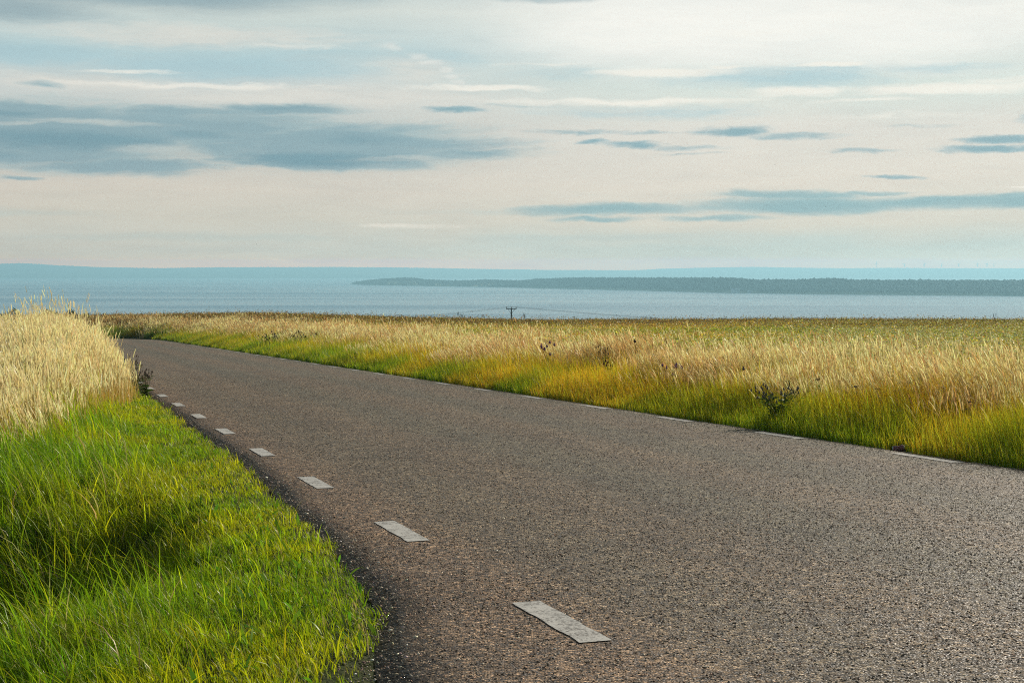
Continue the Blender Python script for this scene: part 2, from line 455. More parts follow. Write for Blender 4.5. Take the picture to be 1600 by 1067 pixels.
def mat_land(name, c1, c2, scale):
    m, s, b = material(name, 0.95, 0.1)
    p = s.geo(); n = s.noise(p, scale, 5, .6)
    s.link(s.mix(s.mr(n, .35, .65), c1, c2), b.inputs['Base Color'])
    return m

# ------------------------------------------------------------------ terrain sheet
def axis(parts):
    out = []
    for a, b, st in parts: out.append(np.arange(a, b, st))
    return np.concatenate(out + [[parts[-1][1]]])
gx = axis([(-6000, -1000, 500), (-1000, -200, 50), (-200, -60, 6), (-60, -14, 1.0), (-14, 14, .22), (14, 70, 1.0), (70, 200, 6), (200, 1000, 50), (1000, 6000, 500)])
gy = axis([(-400, -20, 20), (-20, 2, 1), (2, 40, .22), (40, 140, 1.0), (140, 300, 5), (300, 1000, 25)])
GX, GY = np.meshgrid(gx, gy)
GZ = ground(GX, GY)
nxg, nyg = len(gx), len(gy)
idx = np.arange(nxg * nyg).reshape(nyg, nxg)
quads = np.stack([idx[:-1, :-1], idx[:-1, 1:], idx[1:, 1:], idx[1:, :-1]], -1).reshape(-1, 4)
terr = big_mesh('ground', np.stack([GX, GY, GZ], -1).reshape(-1, 3), quads, [], M['ground'], smooth=True)
tag(terr, kind='structure')

# ------------------------------------------------------------------ road
def road():
    ss = np.concatenate([np.arange(-25, 40, .25), np.arange(40, S1, 1.0), np.arange(S1, S1 + 42 * PHI + 90, 1.5)])
    cn = np.concatenate([np.linspace(0, 1, 25)])
    V = []; A = []
    for sv in ss:
        x0, y0 = road_pt(sv, 2.0); el = float(edge_left(y0))
        wob = 0.05 * (vnoise(sv * 1.9, 3.3) - .5) + 0.10 * (fbm(sv * .6, 9.0) - .5)
        ns = el + wob + (N_EDGE_R + .03 * (vnoise(sv * 1.3, 8) - .5) - el - wob) * cn
        xs, ys = road_pt(np.full(len(ns), sv), ns)
        zc = prof(ys) + 0.03 * (1 - ((ns - 5.1) / 3.3) ** 2)
        zc[0] = zc[1] - .02; zc[-1] = zc[-2] - .015
        row = np.stack([xs, ys, zc], 1)
        a = row[0].copy(); a[2] -= .10; bb = row[-1].copy(); bb[2] -= .10
        V.append(np.vstack([a, row, bb])); A.append(np.concatenate([[ns[0]], ns, [ns[-1]]]))
    V = np.array(V); k = V.shape[1]
    idx = np.arange(V.shape[0] * k).reshape(V.shape[0], k)
    q = np.stack([idx[:-1, :-1], idx[:-1, 1:], idx[1:, 1:], idx[1:, :-1]], -1).reshape(-1, 4)
    o = big_mesh('road', V.reshape(-1, 3), q, [], M['asphalt'])
    at_ = o.data.attributes.new('across', 'FLOAT', 'POINT')
    at_.data.foreach_set('value', np.concatenate(A).astype(np.float32))
    tag(o, kind='structure')
road()

def road_z(n, y): return float(prof(y)) + 0.03 * (1 - ((n - 5.1) / 3.3) ** 2)

ORD = ['nearest', 'second', 'third', 'fourth', 'fifth', 'sixth', 'seventh', 'eighth', 'ninth', 'tenth', 'eleventh', 'twelfth', 'thirteenth', 'fourteenth',
       'fifteenth', 'sixteenth', 'seventeenth', 'eighteenth', 'nineteenth', 'twentieth']
def dashes(n0, w, y_near, count, side, length=1.0):
    s_near = (y_near - n0 * NY) / TY
    for i in range(count):
        s0 = s_near + 3.0 * i
        k = 15
        sv = np.linspace(s0, s0 + length, k)
        top = []
        for sgn in (-1, 1):
            nn = n0 + sgn * w / 2 + (np.array([vnoise(v * 37, sgn * 7 + i) for v in sv]) - .5) * .010
            xs, ys = road_pt(sv, nn)
            top.append([(x, y, road_z(a, y) + .004) for x, y, a in zip(xs, ys, nn)])
        V = top[0] + top[1]
        fc = [(j, j + k, j + k + 1, j + 1) for j in range(k - 1)]
        o = mesh_obj('road_marking', V, fc, M['paint'])
        rank = ORD[i]
        lab = ('%s worn white dash counted from the viewer along the %s road edge' % (rank, side))
        tag(o, lab, 'road marking', 'dashes of the %s edge line' % side, 'structure')
dashes(N_LINE_L, 0.135, 3185 / 505.5, 12, 'left', .93)
dashes(N_LINE_R, 0.135, 3185 / 224.0, 20, 'right', 1.05)

# ------------------------------------------------------------------ ribbons (grass blades and stalks)
class Ribbons:
    def __init__(s): s.V = []; s.Q = []; s.T = []; s.C = []; s.n = 0
    def add(s, P, H, W, lean, face, c0, c1, nseg=3, curl=1.7, taper=1.0, w0=1.0, prof_w=None, up=None):
        N = len(P)
        if N == 0: return
        K = 2 * nseg + 1
        V = np.zeros((N, K, 3)); C = np.zeros((N, K, 3))
        side = np.stack([np.cos(face), np.sin(face), np.zeros(N)], 1)
        for k in range(nseg + 1):
            t = k / nseg
            ctr = P.copy()
            ln = lean * (t ** curl)[..., None] if np.ndim(t) else lean * t ** curl
            ctr[:, 0] += H * ln[:, 0]; ctr[:, 1] += H * ln[:, 1]
            drop = np.sqrt(np.maximum(0.15, 1 - (lean ** 2).sum(1) * t * t * .7))
            ctr[:, 2] += H * t * drop
            wv = (prof_w[k] if prof_w is not None else (1 - t ** 1.6 * taper)) * W * .5
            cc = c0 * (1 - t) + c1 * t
            if k < nseg:
                V[:, 2 * k] = ctr - side * wv[:, None]; V[:, 2 * k + 1] = ctr + side * wv[:, None]
                C[:, 2 * k] = cc; C[:, 2 * k + 1] = cc
            else:
                V[:, 2 * k] = ctr; C[:, 2 * k] = cc
        base = s.n + np.arange(N)[:, None] * K
        for k in range(nseg - 1):
            s.Q.append(base + np.array([2 * k, 2 * k + 1, 2 * k + 3, 2 * k + 2])[None])
        s.T.append(base + np.array([2 * nseg - 2, 2 * nseg - 1, 2 * nseg])[None])
        s.V.append(V.reshape(-1, 3)); s.C.append(np.clip(C, 0, 1).reshape(-1, 3)); s.n += N * K
    def build(s, name, mat):
        q = np.concatenate(s.Q) if s.Q else np.zeros((0, 4))
        return big_mesh(name, np.concatenate(s.V), q, np.concatenate(s.T), mat, np.concatenate(s.C))

def scatter(x0f, x1f, y0, y1, dens, margin=0.0):
    """random ground points between x0f(y) and x1f(y); dens(y) per square metre"""
    pts = []
    y = y0
    while y < y1:
        st = max(.5, y * .04); ym = y + st / 2
        a, b = x0f(ym), x1f(ym)
        if b > a:
            k = rng.poisson(dens(ym) * (b - a) * st)
            pts.append(np.stack([rng.uniform(a, b, k), rng.uniform(y, y + st, k)], 1))
        y += st
    p = np.concatenate(pts)
    return p[:, 0], p[:, 1]

def vary(c, N, amt, hue=.15):
    c = np.asarray(c, dtype=float)
    if c.ndim == 1: c = np.tile(c, (N, 1))
    b = rng.lognormal(0, amt, (N, 1))
    h = 1 + rng.normal(0, hue, (N, 3)) * np.array([1, .4, .6])
    return np.clip(c * b * h, 0, 1)

def lerp(a, b, f):
    return np.asarray(a)[None] * (1 - f[:, None]) + np.asarray(b)[None] * f[:, None]

FL = 0.3265
left_edge = lambda y: -FL * y - 1.8 - .02 * y
right_edge = lambda y: FL * y + 2.6 + .02 * y
def xroad(n, y): return (n - y * NY) / NX

def left_lawn():
    rb = Ribbons()
    x, y = scatter(left_edge, lambda y: xroad(float(edge_left(y)) + .16, y), 3.4, 40, lambda y: min(6000, 48000 / y))
    n, _ = road_n(x, y); d = edge_left(y) + .0 + .22 * (fbm(x * 2.3, y * 2.3) - .4) - n
    g = golden_left(x, y)
    keep = (d > 0) & (rng.random(len(x)) > g * .75) & (rng.random(len(x)) < .35 + 3 * d) & (rng.random(len(x)) < .30 + 1.0 * sst(fbm(x * 3.3, y * 3.3, 3), .33, .6))
    x, y, d, g = x[keep], y[keep], d[keep], g[keep]
    N = len(x); print('lawn', N)
    big = fbm(x * .9, y * .9, 2); fine = fbm(x * 5, y * 5, 2)
    long_ = sst(d, .35, 1.7)
    H = (.045 + .125 * long_ * (.5 + big)) * rng.lognormal(0, .28, N) * (1 + .6 * g) * (.75 + .5 * fine)
    W = (.0030 + .00018 * y) * rng.uniform(.7, 1.5, N) * (1 + .25 * long_)
    th = rng.uniform(0, 2 * np.pi, N)
    amp = np.abs(rng.normal(.42, .28, N))
    lean = np.stack([np.cos(th) * amp - .24, np.sin(th) * amp * .8 - .12], 1)
    face = rng.uniform(0, np.pi, N)
    yel = np.clip(.55 * sst(fbm(x * .9 + 9, y * .9, 2), .35, .65) + .35 * (1 - long_) + g * .6 + rng.normal(0, .15, N), 0, 1)
    col = lerp((.17, .33, .010), (.52, .50, .012), yel)
    brown = (rng.random(N) < .05 + .12 * (1 - sst(d, 0, .25)))
    col[brown] = (.42, .33, .15)
    c = vary(col, N, .28, .10)
    P = np.stack([x, y, ground(x, y) - .005], 1)
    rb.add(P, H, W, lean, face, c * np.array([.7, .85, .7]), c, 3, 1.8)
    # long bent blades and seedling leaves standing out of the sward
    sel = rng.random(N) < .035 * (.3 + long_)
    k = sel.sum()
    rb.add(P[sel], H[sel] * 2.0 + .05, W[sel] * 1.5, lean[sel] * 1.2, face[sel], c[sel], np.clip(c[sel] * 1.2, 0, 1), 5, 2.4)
    # broad leaves (clover, dandelion) low down
    sel = rng.random(N) < .012
    k = sel.sum()
    c2 = vary((.13, .26, .02), k, .2)
    rb.add(P[sel] + [0, 0, .02], rng.uniform(.04, .09, k), rng.uniform(.010, .022, k), lean[sel] * 2, face[sel], c2, c2, 4, 1.2,
           prof_w=[.3, .8, 1, .75, 0])
    o = rb.build('verge_grass', M['grass'])
    tag(o, 'short bright green grass on the verge left of the road', 'grass', kind='stuff')
left_lawn()

def stalks(rb, x, y, z, H, W, lean, cs, ch, hl=.16, hw=.012):
    """dry stems with a plume; x,y,z base"""
    N = len(x)
    P = np.stack([x, y, z], 1)
    face = rng.uniform(-.5, .5, N)
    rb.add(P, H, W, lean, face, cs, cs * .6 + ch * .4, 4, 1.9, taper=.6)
    # plume starts at (1-hl/H) of the stem
    t = np.clip(1 - hl * 1.0 / H, .3, .95)
    drop = np.sqrt(np.maximum(0.15, 1 - (lean ** 2).sum(1) * .7 * t * t))
    Pt = P.copy(); Pt[:, 0] += H * lean[:, 0] * t ** 1.9; Pt[:, 1] += H * lean[:, 1] * t ** 1.9; Pt[:, 2] += H * t * drop
    l2 = lean * 1.3 + rng.normal(0, .06, (N, 2))
    for a in (0.0, 1.5):
        rb.add(Pt, hl * rng.uniform(.8, 1.3, N), hw * rng.uniform(.6, 1.4, N), l2, face + a, ch, ch, 4, 1.2, prof_w=[.25, 1.0, .7, .9, 0])

def left_golden():
    rb = Ribbons()
    x, y = scatter(lambda y: left_edge(y) - 1, lambda y: xroad(float(edge_left(y)), y), 15, 95, lambda y: 620 if y < 42 else 12000 / y * .8)
    g = golden_left(x, y)
    keep = rng.random(len(x)) < g * 1.0
    keep &= rng.random(len(x)) < .35 + .9 * sst(fbm(x * 1.7, y * 1.7, 2), .3, .65)
    x, y, g = x[keep], y[keep], g[keep]
    n, _ = road_n(x, y); d = edge_left(y) - n
    N = len(x); print('golden', N)
    z = ground(x, y)
    tall = sst(d, -.25, 1.15) * sst(g, .2, 1)
    big = fbm(x * .7, y * .7, 2)
    H = (.62 + .40 * tall) * (.84 + .26 * big) * np.interp(y, [15, 18, 22, 27, 32, 40], [.62, .66, .76, .94, 1.08, 1.10]) * (1 - .26 * sst(d, 1.0, 2.6)) * np.clip(rng.normal(1, .13, N), .55, 1.2)
    H = np.where(rng.random(N) < .025, H * rng.uniform(1.12, 1.6, N), H)
    W = (.0022 + .00011 * y) * rng.uniform(.7, 1.5, N)
    lean = np.stack([rng.normal(-.10, .13, N) + (fbm(x * 1.3, y * 1.3, 2) - .5) * .5, rng.normal(-.02, .12, N) + (fbm(x * 1.3 + 7, y * 1.3, 2) - .5) * .4], 1)
    cs = vary(lerp((.34, .20, .045), (.48, .36, .14), np.clip(rng.normal(.5, .3, N), 0, 1)), N, .2)
    ch = vary((.94, .80, .53), N, .16, .05)
    stalks(rb, x, y, z, H, W, lean, cs, ch, hl=.17, hw=.0065 + .00024 * y)
    # leafy undergrowth, rust to olive
    k = np.flatnonzero(rng.random(N) < .9)
    k = np.concatenate([k, k])
    k = np.concatenate([k, k]) if False else k
    xx, yy = x[k] + rng.normal(0, .05, len(k)), y[k] + rng.normal(0, .05, len(k))
    Hh = H[k] * rng.uniform(.3, .72, len(k))
    yel = np.clip(fbm(xx * .8, yy * .8, 2) * 1.4 - .2 + rng.normal(0, .25, len(k)), 0, 1)
    c = vary(lerp((.34, .30, .035), (.56, .30, .06), yel), len(k), .25)
    lean = rng.normal(0, .32, (len(k), 2)) + np.array([-.12, 0])
    rb.add(np.stack([xx, yy, ground(xx, yy)], 1), Hh, (.0045 + .0001 * yy), lean, rng.uniform(0, np.pi, len(k)), c, np.clip(c * 1.15, 0, 1), 3, 1.8)
    o = rb.build('tall_grass', M['straw'])
    tag(o, 'tall pale straw grass with seed plumes on the left bank', 'tall grass', kind='stuff')
left_golden()

def right_verge():
    rb = Ribbons()
    x, y = scatter(lambda y: xroad(N_EDGE_R - .05, y) if y < 112 else left_edge(y), lambda y: min(right_edge(y), xroad(N_EDGE_R + 3.4, y)) if y < 100 else xroad(N_EDGE_R + 14, 100), 7, 135,
                   lambda y: min(2300, 42000 / y) if y < 60 else 800)
    n, _ = road_n(x, y); d = n - N_EDGE_R
    keep = ~((np.abs(x - at(1404, 15.8)) < .075) & (y - 15.8 > -.4) & (y - 15.8 < .02))   # the can has flattened the grass here
    keep &= (d > -.03 + .10 * fbm(x * 2, y * 2)) & (d < 3.4) & (rng.random(len(x)) < 1.15 - sst(d, 1.3, 3.4))
    x, y, d = x[keep], y[keep], d[keep]
    N = len(x); print('verge', N)
    z = ground(x, y)
    big = fbm(x * .6, y * .6, 2)
    H = (.15 + .19 * sst(d, 0, .9) + .10 * sst(d, .9, 2)) * (.6 + .8 * big) * rng.lognormal(0, .25, N)
    W = (.0030 + .00015 * y) * rng.uniform(.7, 1.5, N)
    th = rng.uniform(0, 2 * np.pi, N); amp = np.abs(rng.normal(.22, .18, N))
    lean = np.stack([np.cos(th) * amp - .12, np.sin(th) * amp], 1)
    # green at the kerb, yellow and orange further in, greener again towards the bend
    orange = np.clip(sst(fbm(x * .35 + 3, y * .35, 2), .35, .6) * .85 + .35 * sst(d, .4, 1.8) + .25 - .75 * sst(y, 24, 50) - .25 * sst(-d, -.6, -.1) + rng.normal(0, .22, N), 0, 1)
    col = lerp((.24, .34, .012), (.86, .44, .03), orange)
    yel = rng.random(N) < .3
    col[yel] = lerp((.42, .46, .02), (.68, .56, .05), rng.random(yel.sum()))
    c = vary(col, N, .28, .08)
    P = np.stack([x, y, z - .01], 1)
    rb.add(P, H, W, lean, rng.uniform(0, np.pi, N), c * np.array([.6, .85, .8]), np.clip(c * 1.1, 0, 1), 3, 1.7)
    o = rb.build('roadside_grass', M['grass'])
    tag(o, 'green and orange-tipped grass along the right road edge', 'grass', kind='stuff')
right_verge()

def right_golden():
    rb = Ribbons()
    x, y = scatter(lambda y: xroad(N_EDGE_R + .6, y) if y < 100 else left_edge(y), lambda y: min(right_edge(y), xroad(N_EDGE_R + 13, y)) if y < 100 else xroad(N_EDGE_R + 20, 100), 7, 138,
                   lambda y: min(420, 11000 / y))
    n, _ = road_n(x, y); d = n - N_EDGE_R
    patch = fbm(x * .22, y * .22, 3)
    dens = sst(d + 2.0 * (patch - .5), .9, 2.6) * (1 - .97 * sst(d + 5 * (patch - .5), 3.0, 6.5)) * (.25 + .75 * sst(fbm(x * .55 + 5, y * .55, 2), .3, .6))
    keep = rng.random(len(x)) < dens
    x, y, d, patch = x[keep], y[keep], d[keep], patch[keep]
    N = len(x); print('rgold', N)
    z = ground(x, y)
    H = (.48 + .26 * sst(d, 1, 3)) * (.75 + .5 * fbm(x * .8, y * .8, 2)) * np.clip(rng.normal(1, .13, N), .6, 1.4)
    W = (.0022 + .00013 * y) * rng.uniform(.7, 1.5, N)
    lean = np.stack([rng.normal(-.22, .17, N) + (fbm(x * .9, y * .9, 2) - .5) * .6, rng.normal(0, .16, N)], 1)
    cs = vary(lerp((.56, .36, .10), (.74, .58, .26), rng.random(N)), N, .22)
    ch = vary(lerp((.92, .79, .48), (.66, .40, .20), np.clip((rng.random(N) < .2) * 1.0 + sst(fbm(x * .45 + 2, y * .3, 2), .48, .68) * rng.random(N), 0, 1)), N, .18, .05)
    stalks(rb, x, y, z, H, W, lean, cs, ch, hl=.14, hw=.0042 + .00024 * y)
    k = np.flatnonzero(rng.random(N) < .8)
    c = vary(lerp((.46, .36, .06), (.60, .32, .08), rng.random(len(k))), len(k), .25)
    rb.add(np.stack([x[k], y[k], z[k]], 1), H[k] * rng.uniform(.4, .85, len(k)), .004 + .00016 * y[k], rng.normal(0, .3, (len(k), 2)), rng.uniform(0, np.pi, len(k)), c, c, 3, 1.8)
    o = rb.build('straw_grass', M['straw'])
    tag(o, 'band of pale straw stalks leaning left beyond the right verge', 'dry grass', kind='stuff')
right_golden()

def field():
    rb = Ribbons()
    x, y = scatter(left_edge, right_edge, 9, 235, lambda y: 330 if y < 30 else (10000 / y if y < 150 else 26))
    n, _ = road_n(x, y); d = n - N_EDGE_R
    keep = (d > 2.5) & (rng.random(len(x)) < sst(d, 2.5, 6))
    x, y, d = x[keep], y[keep], d[keep]
    N = len(x); print('field', N)
    z = ground(x, y)
    patch = fbm(x * .06 + 4, y * .06, 3)
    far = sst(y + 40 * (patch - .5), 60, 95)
    H = (.55 + .16 * patch + .05 * far) * np.clip(rng.normal(1, .10, N), .6, 1.3)
    spike = rng.random(N) < .02 * (y > 60)
    H = np.where(spike, H * 1.35, H)
    W = (.003 + .00018 * y) * rng.uniform(.7, 1.5, N)
    lean = np.stack([rng.normal(-.08, .18, N), rng.normal(0, .16, N)], 1)
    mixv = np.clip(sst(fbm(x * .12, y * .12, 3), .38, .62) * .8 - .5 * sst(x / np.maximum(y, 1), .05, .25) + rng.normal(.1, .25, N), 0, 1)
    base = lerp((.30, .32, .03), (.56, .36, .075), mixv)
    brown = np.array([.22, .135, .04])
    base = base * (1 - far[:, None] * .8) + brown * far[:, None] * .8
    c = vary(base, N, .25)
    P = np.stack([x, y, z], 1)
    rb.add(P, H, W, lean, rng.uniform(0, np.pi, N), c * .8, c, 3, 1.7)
    # knobbly flower and seed clusters: small leaf-sized faces around each top
    xr = sst(x / np.maximum(y, 1), .10, .24)
    for rep in range(4):
        k = np.flatnonzero(rng.random(N) < .8)
        hh = H[k] * rng.uniform(.45, 1.02, len(k))
        pp = P[k] + np.stack([rng.normal(0, .05, len(k)) + lean[k, 0] * hh * .5, rng.normal(0, .05, len(k)), hh], 1)
        pale = (rng.random(len(k)) < .10 + .42 * xr[k] * (1 - far[k])) & (hh > .45)
        cc = vary(c[k] * 1.25, len(k), .25)
        cc[pale] = vary((.58, .56, .32), pale.sum(), .15)
        dk = (rng.random(len(k)) < .30 * far[k]); cc[dk] = vary((.13, .08, .04), dk.sum(), .2)
        sz = rng.uniform(.012, .028, len(k)) * (1 + y[k] * .011)
        rb.add(pp, sz, sz * 1.3, rng.normal(0, .9, (len(k), 2)), rng.uniform(0, np.pi, len(k)), cc, cc, 2, 1.0, prof_w=[.7, 1, 0])
    o = rb.build('field_crop', M['straw'])
    tag(o, 'wide rough meadow of olive and brown plants right to the skyline', 'meadow', kind='stuff')
field()

# loose chippings and straw at the frayed left road edge
IC = np.array([(0, 0, 1), (.9, 0, .2), (.2, .85, .2), (-.75, .5, .15), (-.7, -.55, .2), (.3, -.9, .15), (0, 0, -.6)])
FC = np.array([(0, 1, 2), (0, 2, 3), (0, 3, 4), (0, 4, 5), (0, 5, 1), (6, 2, 1), (6, 3, 2), (6, 4, 3), (6, 5, 4), (6, 1, 5)])
def stones(name, x, y, z, r, col, label, flat=1.0):
    k = len(x)
    M3 = rng.normal(0, .28, (k, 3, 3)) + np.eye(3)[None]
    V = np.einsum('vj,kji->kvi', IC * np.array([1, 1, flat]), M3) * r[:, None, None] + np.stack([x, y, z], 1)[:, None, :]
    T = FC[None] + 7 * np.arange(k)[:, None, None]
    m = M.get('chip')
    if m is None:
        m, sh, b = material('chippings', .75, .18); M['chip'] = m
        a = sh.n.new('ShaderNodeVertexColor'); a.layer_name = 'tint'; sh.link(a.outputs[0], b.inputs['Base Color'])
    o = big_mesh(name, V.reshape(-1, 3), np.zeros((0, 4)), T.reshape(-1, 3), m, np.repeat(np.clip(col, 0, 1), 7, 0))
    tag(o, label, 'gravel', kind='stuff')

def gravel():
    k = 3600
    y = 3 + 31 * rng.random(k) ** 1.3
    el = edge_left(y); n = el + np.abs(rng.normal(0, .15, k)) - .08
    x = xroad(n, y); r = rng.uniform(.0025, .009, k)
    z = np.where(n < el + .03, np.maximum(ground(x, y), prof(y) - .03), prof(y) + 0.03 * (1 - ((n - 5.1) / 3.3) ** 2)) + r * .4
    c = np.array([.38, .31, .24]) * rng.lognormal(0, .5, (k, 1)) * (1 + rng.normal(0, .1, (k, 3)))
    stones('gravel', x, y, z, r, c, 'loose dark chippings along the frayed left road edge', .6)
gravel()

def chippings():
    x, y = scatter(lambda y: max(-FL * y - .3, xroad(float(edge_left(y)) + .03, y)), lambda y: min(FL * y + .3, xroad(N_EDGE_R - .02, y)), 5.2, 34, lambda y: min(1900, 1900 * (9.0 / y) ** 1.7))
    n, s_ = road_n(x, y); k = len(x)
    # none where the paint lies
    ph = lambda n0, y0: np.mod(s_ - (y0 - n0 * NY) / TY + .03, 3.0)
    ok = ~(((np.abs(n - N_LINE_L) < .078) & (ph(N_LINE_L, 3185 / 505.5) < .99)) | ((np.abs(n - N_LINE_R) < .078) & (ph(N_LINE_R, 3185 / 224.0) < 1.12)))
    ok &= rng.random(k) < .55 + .6 * fbm(x * 1.1, y * 1.1, 3)
    x, y, n = x[ok], y[ok], n[ok]; k = len(x); print('chips', k)
    r = rng.uniform(.0022, .0058, k) * (1 + .02 * y)
    z = prof(y) + 0.03 * (1 - ((n - 5.1) / 3.3) ** 2) + r * .12
    u = rng.random((k, 1))
    c = np.where(u < .18, np.array([[.08, .066, .048]]), np.where(u < .80, np.array([[.32, .26, .175]]), np.array([[.66, .57, .42]])))
    pk = (rng.random(k) < .18); c = c.copy(); c[pk] *= np.array([1.25, .92, .85])
    c = c * rng.lognormal(0, .25, (k, 1))
    stones('road_chippings', x, y, z, r, c, 'worn stone chippings standing proud of the asphalt surface', .55)
chippings()

# ------------------------------------------------------------------ mesh builders for things
class MB:
    def __init__(s): s.v = []; s.f = []
    def tube(s, pts, rad, sides=6, cap=True):
        pts = [Vector(p) for p in pts]
        if not isinstance(rad, (list, tuple)): rad = [rad] * len(pts)
        b0 = len(s.v)
        for i, p in enumerate(pts):
            d = (pts[min(i + 1, len(pts) - 1)] - pts[max(i - 1, 0)]).normalized()
            u = d.orthogonal().normalized(); w = d.cross(u)
            for k in range(sides):
                a = 2 * math.pi * k / sides
                s.v.append(p + (u * math.cos(a) + w * math.sin(a)) * rad[i])
        for i in range(len(pts) - 1):
            for k in range(sides):
                k2 = (k + 1) % sides
                s.f.append((b0 + i * sides + k, b0 + i * sides + k2, b0 + (i + 1) * sides + k2, b0 + (i + 1) * sides + k))
        if cap:
            s.f.append(tuple(b0 + k for k in reversed(range(sides))))
            s.f.append(tuple(b0 + (len(pts) - 1) * sides + k for k in range(sides)))
        return s
    def box(s, c, d, rot=None):
        b0 = len(s.v)
        for sx in (-1, 1):
            for sy in (-1, 1):
                for sz in (-1, 1):
                    v = Vector((sx * d[0] / 2, sy * d[1] / 2, sz * d[2] / 2))
                    if rot is not None: v = rot @ v
                    s.v.append(v + Vector(c))
        for q in ((0, 1, 3, 2), (4, 6, 7, 5), (0, 4, 5, 1), (2, 3, 7, 6), (0, 2, 6, 4), (1, 5, 7, 3)):
            s.f.append(tuple(b0 + k for k in q))
        return s
    def leaf(s, p, d, w, n=None, segs=3, droop=.3):
        p = Vector(p); d = Vector(d); L = d.length
        sd = d.cross(Vector((0, 0, 1)))
        if sd.length < 1e-4: sd = Vector((1, 0, 0))
        sd = (Matrix.Rotation(random.uniform(-.8, .8), 3, d.normalized()) @ sd).normalized()
        b0 = len(s.v); prof_ = [.25, 1, .7, 0] if segs == 3 else [.3, 1, 0]
        for k in range(segs + 1):
            t = k / segs; c = p + d * t - Vector((0, 0, droop * L * t * t))
            if k < segs: s.v += [c - sd * w * prof_[k] / 2, c + sd * w * prof_[k] / 2]
            else: s.v.append(c)
        for k in range(segs - 1): s.f.append((b0 + 2 * k, b0 + 2 * k + 1, b0 + 2 * k + 3, b0 + 2 * k + 2))
        s.f.append((b0 + 2 * segs - 2, b0 + 2 * segs - 1, b0 + 2 * segs))
        return s
    def ball(s, c, r, sz=1.0, rings=4, sides=7, jit=.12):
        b0 = len(s.v); c = Vector(c)
        s.v.append(c + Vector((0, 0, -r * sz)))
        for i in range(1, rings):
            a = math.pi * i / rings
            for k in range(sides):
                b = 2 * math.pi * k / sides; q = r * (1 + random.uniform(-jit, jit))
                s.v.append(c + Vector((math.sin(a) * math.cos(b) * q, math.sin(a) * math.sin(b) * q, -math.cos(a) * q * sz)))
        s.v.append(c + Vector((0, 0, r * sz)))
        last = len(s.v) - 1
        for k in range(sides):
            k2 = (k + 1) % sides
            s.f.append((b0, b0 + 1 + k2, b0 + 1 + k)); s.f.append((last, last - sides + k, last - sides + k2))
            for i in range(rings - 2):
                o = b0 + 1 + i * sides
                s.f.append((o + k, o + k2, o + sides + k2, o + sides + k))
        return s
    def obj(s, name, mat, parent=None, smooth=False):
        return mesh_obj(name, s.v, s.f, mat, parent, smooth)

def weed(name, x, y, label, cat, h=.8, stems=4, spread=.25, head='ball', hmat='head_dark', leaves=10, hr=.018, group=None, nh=3, leaf_len=.09):
    root = empty(name, (x, y, gz(x, y)))
    tag(root, label, cat, group)
    st = MB(); lf = MB(); heads = []
    for i in range(stems):
        a = random.uniform(0, 2 * math.pi); q = random.uniform(.2, 1) * spread
        H = h * random.uniform(.75, 1.05)
        top = Vector((math.cos(a) * q - .08, math.sin(a) * q, H))
        pts = [Vector((math.cos(a) * .02, math.sin(a) * .02, -.02))]
        for t in (.35, .7, 1):
            pts.append(Vector((top.x * t ** 1.5, top.y * t ** 1.5, H * t)))
        rr = .0026 + .00006 * y
        st.tube(pts, [rr, rr * .9, rr * .7, rr * .5], 5)
        tops = [pts[-1]]
        for j in range(nh - 1):
            t = random.uniform(.6, .9); p0 = Vector((top.x * t ** 1.5, top.y * t ** 1.5, H * t))
            b = random.uniform(0, 2 * math.pi); e = p0 + Vector((math.cos(b) * .09, math.sin(b) * .09, random.uniform(.05, .16))) * (h / .8)
            st.tube([p0, (p0 + e) / 2 + Vector((0, 0, -.01)), e], rr * .5, 4); tops.append(e)
        heads += tops
        for j in range(leaves):
            t = random.uniform(.08, .85); p0 = Vector((top.x * t ** 1.5, top.y * t ** 1.5, H * t))
            b = random.uniform(0, 2 * math.pi); L = leaf_len * random.uniform(.6, 1.5) * (1.2 - .6 * t)
            lf.leaf(p0, Vector((math.cos(b), math.sin(b), .45)) * L, L * .32)
    st.obj('stem', M['stem'], root)
    if leaves: lf.obj('foliage', M['leaf'], root)
    for t in heads:
        m = MB()
        if head == 'ball':
            m.ball(t, hr, 1.15)
            for k in range(8):
                a = random.uniform(0, 6.28)
                m.leaf(t + Vector((0, 0, hr * .8)), Vector((math.cos(a) * .7, math.sin(a) * .7, 1)) * hr * 1.3, hr * .5, segs=2, droop=0)
        elif head == 'umbel':
            for k in range(9):
                a = random.uniform(0, 6.28); q = hr * 2.2 * math.sqrt(random.random())
                m.ball(t + Vector((math.cos(a) * q, math.sin(a) * q, random.uniform(-.1, .15) * hr)), hr * .62, .6, 3, 5)
        elif head == 'spike':
            for k in range(9):
                m.ball(t + Vector((random.uniform(-.3, .3) * hr, random.uniform(-.3, .3) * hr, -k * hr * 1.1)), hr * .7, 1.1, 3, 5)
        m.obj('flower_head', M[hmat], root)
    return root

KG = 'knapweed plants in the meadow strip'
